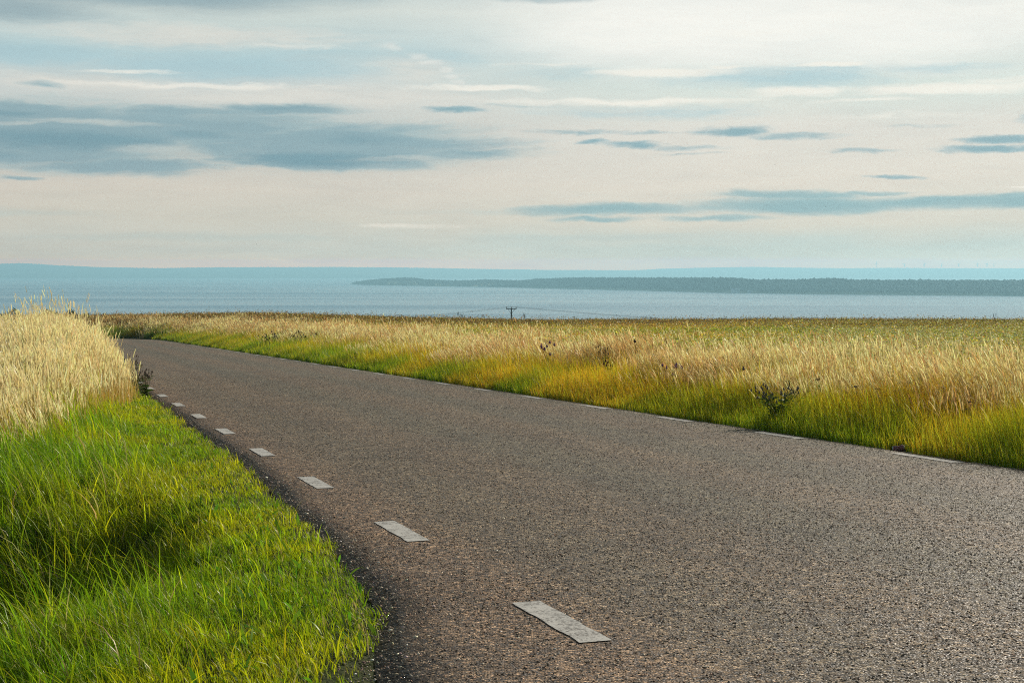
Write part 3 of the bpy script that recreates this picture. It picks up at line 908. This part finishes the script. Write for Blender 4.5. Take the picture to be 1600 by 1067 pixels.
# (px, y distance, ...) placed where they grow beside the road
def P_(px, y): return at(px, y), y
def weeds():
    W = weed
    x, y = P_(1220, 19.0); W('thistle', x, y, 'bushy dark green thistle with whitish heads at the right road edge', 'weed', .50, 22, .44, 'ball', 'head_pale', 16, .013, nh=2, leaf_len=.10)
    x, y = P_(1237, 19.6); W('nettle', x, y, 'single upright leafy green stalk poking above the thistle', 'weed', .62, 1, .05, 'spike', 'leaf', 22, .012, nh=1, leaf_len=.09)
    for px, d, lab in ((440, 66, 'leftmost dark knapweed of the cluster beside the far bend'), (462, 64, 'middle dark knapweed of the cluster beside the far bend'),
                       (425, 62, 'low dark knapweed nearest the asphalt near the far bend'), (480, 60, 'rightmost dark knapweed of the cluster by the far bend')):
        x, y = P_(px, d); W('knapweed', x, y, lab, 'weed', .72, 7, .6, 'ball', 'head_dark', 6, .022, KG)
    x, y = P_(945, 29.5); W('knapweed', x, y, 'knapweed with a bunch of blackish heads mid-picture in the straw', 'weed', .76, 5, .20, 'ball', 'head_dark', 6, .013, KG)
    x, y = P_(958, 27.5); W('knapweed', x, y, 'small dark-headed knapweed just below a larger one in the straw', 'weed', .6, 3, .16, 'ball', 'head_dark', 6, .017, KG)
    x, y = P_(997, 28.5); W('knapweed', x, y, 'tall single-stemmed knapweed with one dark purple head in the straw', 'weed', .88, 1, .03, 'ball', 'head_dark', 5, .027, KG, nh=1)
    x, y = P_(862, 31); W('flowering_knapweed', x, y, 'knapweed still bearing purple flowers among the straw stalks', 'weed', .76, 4, .2, 'ball', 'head_purple', 6, .024, nh=2)
    x, y = P_(1057, 24.2); W('flowering_knapweed', x, y, 'faded mauve flowering plant above the orange grass', 'weed', .58, 4, .16, 'ball', 'head_purple', 7, .018, nh=2)
    x, y = P_(1172, 21); W('seeding_thistle', x, y, 'lone stem with one pale fluffy head left of the thistle', 'weed', .72, 1, .03, 'ball', 'head_pale', 4, .02, nh=1)
    YG = 'yarrow plants with flat dark heads'
    for px, d, h, lab in ((1345, 18.6, .50, 'leftmost flat-headed yarrow over the orange grass'), (1381, 18.0, .46, 'low yarrow with broad dark flat head, second from the left'),
                          (1408, 19.4, .60, 'twin-headed dark yarrow standing in the straw edge'), (1447, 18.4, .56, 'yarrow with a thick green stem and dark head'),
                          (1530, 16.4, .42, 'yarrow nearest the right frame edge with dark flat head'), (1290, 19.6, .52, 'pale flat yarrow between thistle and dark yarrows')):
        x, y = P_(px, d); W('yarrow', x, y, lab, 'wildflower', h, 2, .07, 'umbel', 'head_dark' if 'dark' in lab else 'head_pale', 9, .014, YG, nh=1, leaf_len=.07)
    x, y = P_(229, 26.6); W('dock', x, y, 'dark brown seeding dock arching over the left road edge', 'weed', .48, 10, .22, 'ball', 'head_dark', 12, .010, nh=4)
    x, y = P_(214, 28.5); W('dock', x, y, 'darker seeding dock half hidden in the tall left grass', 'weed', .66, 7, .22, 'ball', 'head_dark', 10, .010, nh=4)
    x, y = P_(127, 23.5); W('teasel', x, y, 'single dark oval head in front of the tall left grass', 'weed', .50, 1, .02, 'ball', 'head_dark', 5, .026, nh=1)
    x, y = P_(222, 27); W('campion', x, y, 'small white flowers at the end of the left green verge', 'wildflower', .34, 3, .1, 'ball', 'head_pale', 6, .014, nh=2)
    SG = 'dark weed stalks on the skyline'
    for px, d, h, lab in ((258, 138, 1.35, 'tall feathery dark weed on the skyline above the bend'), (565, 120, 1.0, 'short dark weed on the skyline right of the bend'),
                          (675, 118, 1.0, 'dark weed on the skyline between bend and power pole'), (722, 112, 1.3, 'thin tall weed on the skyline just left of the power pole'),
                          (822, 110, 1.2, 'paired dark weeds on the skyline just right of the power pole'), (1020, 105, 1.0, 'low dark weed on the skyline right of the power pole'),
                          (1555, 95, 1.1, 'thin dark weed on the skyline near the right frame edge'), (283, 132, 1.0, 'short bushy weed on the skyline beside the feathery one')):
        x, y = P_(px, d); W('tall_weed', x, y, lab, 'weed', h, 3, .2, 'spike', 'head_dark', 4, .022, SG, nh=2)
weeds()

# crushed drink can lying in the right verge
def can():
    x, y = at(1404, 15.8), 15.8
    root = empty('drink_can', (x, y, gz(x, y) + .034), 0)
    root.rotation_euler = (R(6), R(-8), R(-12))
    tag(root, 'crumpled red can lying in the grass at the right road edge', 'can')
    mr_, s, b = material('can_red', .4, .5); p = s.geo()
    s.link(s.mix(s.mr(s.noise(p, 60, 3), .45, .62), (.26, .03, .022), (.36, .30, .26)), b.inputs['Base Color'])
    ms, s2, b2 = material('can_metal', .35, .5); b2.inputs['Metallic'].default_value = .8; s2.link(s2.mix(s2.noise(s2.geo(), 80), (.5, .5, .5), (.75, .75, .73)), b2.inputs['Base Color'])
    def ring(prof_, name, mat):
        v = []; f = []; k = 18
        for (xx, r) in prof_:
            for j in range(k):
                a = 2 * math.pi * j / k; rr = r * (1 + .10 * math.sin(3 * a + xx * 90) * (abs(xx) < .05))
                v.append((xx, rr * math.cos(a), rr * math.sin(a)))
        for i in range(len(prof_) - 1):
            for j in range(k):
                j2 = (j + 1) % k; f.append((i * k + j, i * k + j2, (i + 1) * k + j2, (i + 1) * k + j))
        mesh_obj(name, v, f, mat, root, True)
    ring([(-.052, .029), (-.045, .033), (-.02, .032), (0, .029), (.02, .032), (.045, .033), (.053, .028)], 'body', mr_)
    ring([(-.0525, .029), (-.059, .0265), (-.060, .025), (-.056, .022), (-.056, .0005)], 'rim', ms)
    ring([(.0535, .028), (.060, .0255), (.061, .024), (.057, .021), (.057, .0005)], 'lid', ms)
can()

# ------------------------------------------------------------------ power pole and wires
def power():
    y = 290.0; x = at(799, y); g = gz(x, y)
    topz = EYE - (481.5 - 425) / F * y
    mw, s, b = material('weathered_wood', .9, .1)
    s.link(s.mix(s.noise(s.vm('MULTIPLY', s.geo(), (12, 12, 1)), 1, 4), (.028, .024, .02), (.075, .065, .055)), b.inputs['Base Color'])
    mm, s, b = material('dark_steel', .5, .4); s.link(s.mix(s.noise(s.geo(), 6), (.03, .032, .034), (.06, .06, .06)), b.inputs['Base Color'])
    root = empty('power_pole', (x, y, g)); h = topz - g
    tag(root, 'dark wooden power pole with crossarm rising beyond the meadow skyline', 'power pole')
    MB().tube([(0, 0, -.4), (0, 0, h * .5), (0, 0, h)], [.17, .145, .12], 12).obj('pole', mw, root, False)
    MB().box((0, -.18, h - .12), (1.9, .12, .14)).obj('crossarm', mm, root)
    for sx in (-1, 1):
        MB().tube([(sx * .62, -.18, h - .2), (sx * .08, -.15, h - .95)], .03, 6).obj('brace', mm, root)
    for sx in (-.9, 0, .9):
        m = MB().tube([(sx, -.18, h - .05), (sx, -.18, h + .02), (sx, -.18, h + .04), (sx, -.18, h + .12), (sx, -.18, h + .14), (sx, -.18, h + .24), (sx, -.18, h + .28)],
                      [.03, .03, .075, .06, .08, .06, .03], 8)
        m.obj('insulator', mm, root)
    for i, sx in enumerate((-.9, 0, .9)):
        z0 = topz + .27
        pts = []
        # to the next poles, both down behind the brow of the meadow
        for (ex, ey, ez, sg) in ((x - 60, y + 60, g - 1.0, 1.2),):
            for k in range(25, 0, -1):
                t = k / 24 if k <= 24 else 1
                pts.append((x + sx + (ex - x) * t, y - .18 + (ey - y) * t, z0 + (ez + 7.5 - z0) * t - 4 * sg * t * (1 - t)))
        pts.append((x + sx, y - .18, z0))
        for k in range(1, 25):
            t = k / 24; pts.append((x + sx + 75 * t, y - .18 + 45 * t, z0 + (-5.2) * t - 4 * .7 * t * (1 - t)))
        m = MB().tube(pts, .010, 5)
        o = m.obj('power_cable', mm)
        tag(o, ['thin power cable on the left end of the crossarm', 'thin power cable on top of the pole between the others', 'thin power cable on the right end of the crossarm'][i],
            'power cable', 'cables strung over the power pole')
power()

# ------------------------------------------------------------------ trees beyond the brow, left
def tree(px, d, toppx, w, label, seed):
    random.seed(seed); r2 = np.random.default_rng(seed)
    x = at(px, d); g = gz(x, d); top = EYE - (toppx - 425) / F * d; h = top - g
    root = empty('tree', (x, d, g)); tag(root, label, 'tree', 'tree tops beyond the left bank')
    m = MB().tube([(0, 0, -.3), (.1, 0, h * .3), (.0, .1, h * .6), (0, 0, h * .85)], [.22, .17, .11, .04], 8)
    for k in range(9):
        a = k * 2.4; z0 = h * random.uniform(.3, .7)
        m.tube([(0, 0, z0), (math.cos(a) * w * .25, math.sin(a) * w * .25, z0 + h * .12), (math.cos(a) * w * .42, math.sin(a) * w * .42, z0 + h * .2)], [.08, .05, .02], 5)
    m.obj('trunk', M['stem'], root)
    nc = 26; cs = []
    for k in range(nc):
        a = r2.uniform(0, 6.28); t = r2.uniform(.25, .93); q = math.sqrt(r2.random()) * w * .42 * math.sin(math.pi * min(1, (1.05 - t) * 1.25 + .08)) ** .7
        cs.append((math.cos(a) * q, math.sin(a) * q, h * t, r2.uniform(.10, .2) * w))
    V = []; T = []; C = []; n0 = 0
    for (cx, cy, cz, r) in cs:
        k = 260
        v = r2.normal(0, 1, (k, 3)); v /= np.linalg.norm(v, axis=1)[:, None]
        c = np.array([cx, cy, cz]) + v * r * r2.uniform(.6, 1.08, (k, 1)) * np.array([1, 1, .8])
        a = r2.normal(0, .11, (k, 3)); b = r2.normal(0, .11, (k, 3))
        V.append(np.stack([c - a, c + a, c + b], 1).reshape(-1, 3)); T.append(np.arange(k * 3).reshape(-1, 3) + n0); n0 += 3 * k
        C.append(np.tile(np.array([.035, .06, .018]) * r2.uniform(.7, 1.5), (k * 3, 1)) * np.repeat(r2.uniform(.7, 1.4, (k, 1)), 3, 0))
    o = big_mesh('crown', np.concatenate(V), np.zeros((0, 4)), np.concatenate(T), M['grass'], np.clip(np.concatenate(C), 0, 1))
    o.parent = root
for i, (px, d, tp, w, lab) in enumerate([
    (-25, 260, 486, 6.5, 'dark tree top cut by the left frame edge beyond the tall grass'),
    (22, 265, 484.5, 6.0, 'rounded dark tree top near the left frame edge beyond the grass'),
    (62, 250, 485.5, 5.0, 'small dark tree top second from the left behind the plumes'),
    (86, 255, 486, 4.6, 'middle dark tree top peeping between the tallest plumes'),
    (104, 258, 484.0, 4.4, 'dark tree top with the highest tip behind the plumes'),
    (128, 262, 490.5, 4.0, 'low dark tree top behind the right part of the tall grass'),
    (148, 268, 493.5, 4.6, 'lowest dark tree top at the right end of the row')]):
    tree(px, d, tp, w, lab, 40 + i)
random.seed(99)

# ------------------------------------------------------------------ sea, peninsula, far shore
sea = mesh_obj('sea', [(-15500, 560, SEA), (15500, 560, SEA), (15500, 16500, SEA), (-15500, 16500, SEA)], [(0, 1, 2, 3)], M['sea'])
tag(sea, kind='structure')

def ridge(name, cols, mat, rows, amp, nscale, rough=1.0):
    """cols: list of (x, y_shore, top height above sea, depth); rows: (t across, fraction of height)"""
    cols = np.array(cols); V = []
    for (x, ys, top, dep) in cols:
        for (t, fh) in rows:
            yy = ys + dep * t
            xx = x * (yy / ys) if False else x
            hgt = top * fh
            nz = (fbm(xx * nscale, yy * nscale, 4) - .5) * amp * min(1, fh * 1.5)
            V.append((xx, yy, SEA + hgt + nz - (1.5 if fh == 0 else 0)))
    k = len(rows); n = len(cols)
    idx = np.arange(n * k).reshape(n, k)
    q = np.stack([idx[:-1, :-1], idx[1:, :-1], idx[1:, 1:], idx[:-1, 1:]], -1).reshape(-1, 4)
    o = big_mesh(name, np.array(V), q, [], mat, smooth=True)
    tag(o, kind='structure')
    return o

# far shore
fx = np.array([-600, -200, 0, 25, 60, 130, 250, 400, 520, 700, 850, 1000, 1040, 1180, 1300, 1600, 1900, 2300])
fy = np.array([415, 414, 412, 411, 414, 417, 419, 417.5, 417, 419, 422, 422, 420, 417, 419, 419, 418, 420])
cols = []
for X in np.arange(-9500, 9501, 60):
    yr = 14800.0; px = 800 + X / yr * F
    tp = (425 - np.interp(px, fx, fy)) / F * yr + 50 + 1.5 * math.sin(X * .004)
    cols.append((X, 12700 + 150 * math.sin(X * .0011), tp, 4200))
far = ridge('far_hills', cols, mat_land('far_woods', (.03, .05, .025), (.10, .11, .05), .0016),
            [(0, 0), (.02, .10), (.1, .25), (.25, .55), (.4, .85), (.5, 1.0), (.6, .98), (.8, .7), (1, 0)], 7, .0022)

# peninsula
shx = [545, 553, 575, 800, 1000, 1150, 1300, 1600, 1900, 2300]
shy = [444.3, 444.5, 445.5, 449.3, 454, 458, 460, 462.5, 464, 466]
tpx = [545, 553, 565, 580, 605, 630, 655, 665, 700, 730, 760, 790, 815, 835, 900, 1000, 1150, 1180, 1250, 1310, 1350, 1600, 2300]
tpy = [444, 441.5, 439.5, 437.5, 435.5, 434, 435.5, 437, 438.5, 438.8, 437, 438.5, 438.5, 436.5, 434, 434.2, 434.5, 437, 437.2, 435.2, 438, 438.2, 438]
pen_shore = []; cols = []
for px in np.arange(546, 2240, 4.0):
    ys = 50 * F / (np.interp(px, shx, shy) - 425)
    X = (px - 800) / F * ys
    yt = ys + 190
    tp = EYE - (np.interp(800 + X / yt * F, tpx, tpy) - 425) / F * yt - SEA
    trees = 6.5
    cols.append((X, ys, max(2, tp - trees), 900)); pen_shore.append((X, ys, max(2, tp - trees)))
pen_rows = [(0, 0), (.012, .12), (.05, .30), (.10, .55), (.16, .85), (.21, 1.0), (.4, 1.0), (.7, .75), (1, 0)]
pen = ridge('peninsula', cols, mat_land('peninsula_ground', (.05, .09, .03), (.50, .46, .27), .006), pen_rows, 2.0, .01)

def pen_forest():
    ps = np.array(pen_shore); rr = np.array(pen_rows)
    V = []; T = []; C = []; n0 = 0
    ico = bmesh.new(); bmesh.ops.create_icosphere(ico, subdivisions=1, radius=1)
    iv = np.array([v.co[:] for v in ico.verts]); it = np.array([[v.index for v in f.verts] for f in ico.faces]); ico.free()
    r2 = np.random.default_rng(5)
    order = np.argsort(ps[:, 0])
    for i in range(17000):
        X = r2.uniform(ps[:, 0].min() + 12, 2600)
        ys = np.interp(X, ps[order, 0], ps[order, 1]); tp = np.interp(X, ps[order, 0], ps[order, 2])
        t = r2.uniform(.02, .30) if r2.random() < .8 else r2.uniform(.02, .1)
        px = 800 + X / ys * F
        clearing = 600 < px < 830 and (.025 < t < .15) and fbm(X * .008, t * 6, 2) > .34
        if clearing and r2.random() < .93: continue
        if px < 575 and t < .05 and r2.random() < .6: continue
        z = SEA + tp * np.interp(t, rr[:, 0], rr[:, 1])
        y = ys + 900 * t
        r = r2.uniform(2.8, 5.6); hh = r2.uniform(.8, 1.15)
        v = iv * (1 + r2.normal(0, .14, (len(iv), 1))) * np.array([r, r, r * hh]) + np.array([X, y, z + 3.0])
        V.append(v); T.append(it + n0); n0 += len(iv)
        C.append(np.tile(np.array([.018, .062, .062]) * r2.uniform(.75, 1.25), (len(iv), 1)))
    m, s, b = material('far_foliage', .95, .05)
    a = s.n.new('ShaderNodeVertexColor'); a.layer_name = 'tint'; s.link(a.outputs[0], b.inputs['Base Color'])
    o = big_mesh('forest', np.concatenate(V), np.zeros((0, 4)), np.concatenate(T), m, np.clip(np.concatenate(C), 0, 1))
    tag(o, 'distant blue-green forest covering the long peninsula across the water', 'forest', kind='stuff')
pen_forest()

def house(px, w, h, label, rz):
    ps = np.array(pen_shore); o_ = np.argsort(ps[:, 0])
    ys = 50 * F / (np.interp(px, shx, shy) - 425) - 4; x = (px - 800) / F * ys
    z = SEA + .2
    root = empty('house', (x, ys, z), rz); tag(root, label, 'house')
    mw, s, b = material('white_render', .8, .2); s.link(s.mix(s.noise(s.geo(), .5), (.72, .72, .70), (.82, .82, .80)), b.inputs['Base Color'])
    mr_, s, b = material('slate_roof', .8, .2); s.link(s.mix(s.noise(s.geo(), .8), (.08, .07, .07), (.14, .12, .11)), b.inputs['Base Color'])
    mg, s, b = material('dark_window', .2, .5); s.link(s.mix(s.noise(s.geo(), .8), (.02, .03, .04), (.04, .05, .06)), b.inputs['Base Color'])
    d = w * .7
    MB().box((0, 0, h * .35), (w, d, h * .7 + 1)).obj('wall', mw, root)
    v = [(-w * .54, -d * .56, h * .705), (w * .54, -d * .56, h * .705), (w * .54, d * .56, h * .705), (-w * .54, d * .56, h * .705), (-w * .54, 0, h), (w * .54, 0, h)]
    mesh_obj('roof', v, [(0, 1, 5, 4), (2, 3, 4, 5), (0, 4, 3), (1, 2, 5), (3, 2, 1, 0)], mr_, root)
    for sx in (-.3, 0, .3):
        MB().box((sx * w, -d * .5 - .03, h * .42), (w * .12, .1, h * .2)).obj('window', mg, root)
house(1149, 17, 15, 'larger white house at the waterline of the peninsula', 0.2)
house(1171, 9, 9, 'smaller white house to the right of the larger one', -0.1)

def turbine(px, topy, label, ang):
    d = 15600.0; x = (px - 800) / F * d
    g = SEA + 100; hub = EYE + (425 - (topy + 3)) / F * d
    root = empty('wind_turbine', (x, d, g)); tag(root, label, 'wind turbine', 'wind turbines on the far ridge')
    m, s, b = M.get('turb') or M.setdefault('turb', material('turbine_white', .6, .3))
    s.link(s.mix(s.noise(s.geo(), .05), (.34, .36, .37), (.42, .43, .44)), b.inputs['Base Color'])
    h = hub - g
    MB().tube([(0, 0, 0), (0, 0, h * .6), (0, 0, h)], [3.0, 2.4, 1.8], 10).obj('tower', m, root)
    MB().box((0, 0, h + .5), (5, 12, 5)).obj('nacelle', m, root)
    for k in range(3):
        a = ang + k * 2.0944
        mb = MB(); L = 24
        dx, dz = math.sin(a), math.cos(a)
        mb.tube([(0, -8, h + .5), (dx * 5, -8, h + .5 + dz * 5), (dx * L * .6, -8, h + .5 + dz * L * .6), (dx * L, -8, h + .5 + dz * L)], [1.2, 2.0, 1.2, .3], 6)
        mb.obj('blade', m, root)
for i, (px, ty) in enumerate([(1369, 409), (1413, 410), (1444, 409), (1471, 410), (1498, 410), (1527, 409.5), (1542, 409.5), (1553, 410)]):
    turbine(px, ty, ['leftmost', 'second from left', 'third from left', 'fourth from left', 'fourth from right', 'third from right', 'second from right', 'rightmost'][i]
            + ' of the faint wind turbines on the far ridge', i * .77)

def bird(px, py, d, span, label, rz):
    x = (px - 800) / F * d; z = EYE + (425 - py) / F * d
    m = M.get('bird')
    if m is None:
        mm, s, b = material('bird_feathers', .8, .1); s.link(s.mix(s.noise(s.geo(), 20), (.03, .03, .03), (.08, .07, .06)), b.inputs['Base Color']); M['bird'] = m = mm
    b = MB(); L = span * .5
    b.tube([(-L * .5, 0, 0), (-L * .3, 0, .01), (0, 0, 0), (L * .3, 0, .01), (L * .45, 0, .03), (L * .55, 0, .02)], [L * .02, L * .08, L * .13, L * .09, L * .06, L * .01], 8)
    for sy in (-1, 1):
        i0 = len(b.v); q = span / 2
        pts = [(L * .2, sy * L * .05, L * .02), (-L * .15, sy * L * .05, L * .02), (L * .22, sy * q * .5, L * .32), (-L * .12, sy * q * .5, L * .28), (-L * .02, sy * q, L * .16), (-L * .10, sy * q, L * .14)]
        b.v += [Vector(p) for p in pts] + [Vector(p) - Vector((0, 0, L * .03)) for p in pts]
        for (a, c, e, f) in ((0, 1, 3, 2), (2, 3, 5, 4)):
            b.f.append((i0 + a, i0 + c, i0 + e, i0 + f)); b.f.append((i0 + 6 + f, i0 + 6 + e, i0 + 6 + c, i0 + 6 + a))
    o = b.obj('bird', m); o.location = (x, d, z); o.rotation_euler = (0, 0, rz)
    tag(o, label, 'bird', 'small birds in the sky')
bird(1211, 257.5, 260, .42, 'small dark bird high in the cream sky at right', 1.9)
bird(1290, 323, 300, .40, 'tiny bird in front of the long low cloud bank', 2.4)
bird(401, 382, 320, .42, 'tiny bird low above the far shore at left', .6)

# ------------------------------------------------------------------ air
def haze():
    lo, hi = -64.0, EYE + HZ_TOP
    m = bpy.data.materials.new('haze'); m.use_nodes = True
    s = NT(m.node_tree); s.n.clear()
    v = s.n.new('ShaderNodeVolumePrincipled')
    v.inputs['Color'].default_value = (.43, .80, .97, 1)
    v.inputs['Density'].default_value = HZ
    v.inputs['Anisotropy'].default_value = 0.3
    o = s.n.new('ShaderNodeOutputMaterial'); s.l.new(v.outputs[0], o.inputs['Volume'])
    b = MB().box((0, (HZ_END - 1400) / 2, (lo + hi) / 2), (32000, HZ_END + 1400, hi - lo))
    ob = b.obj('haze', m); tag(ob, kind='stuff', label='pale blue air between the shore and far hills', cat='haze')
haze()
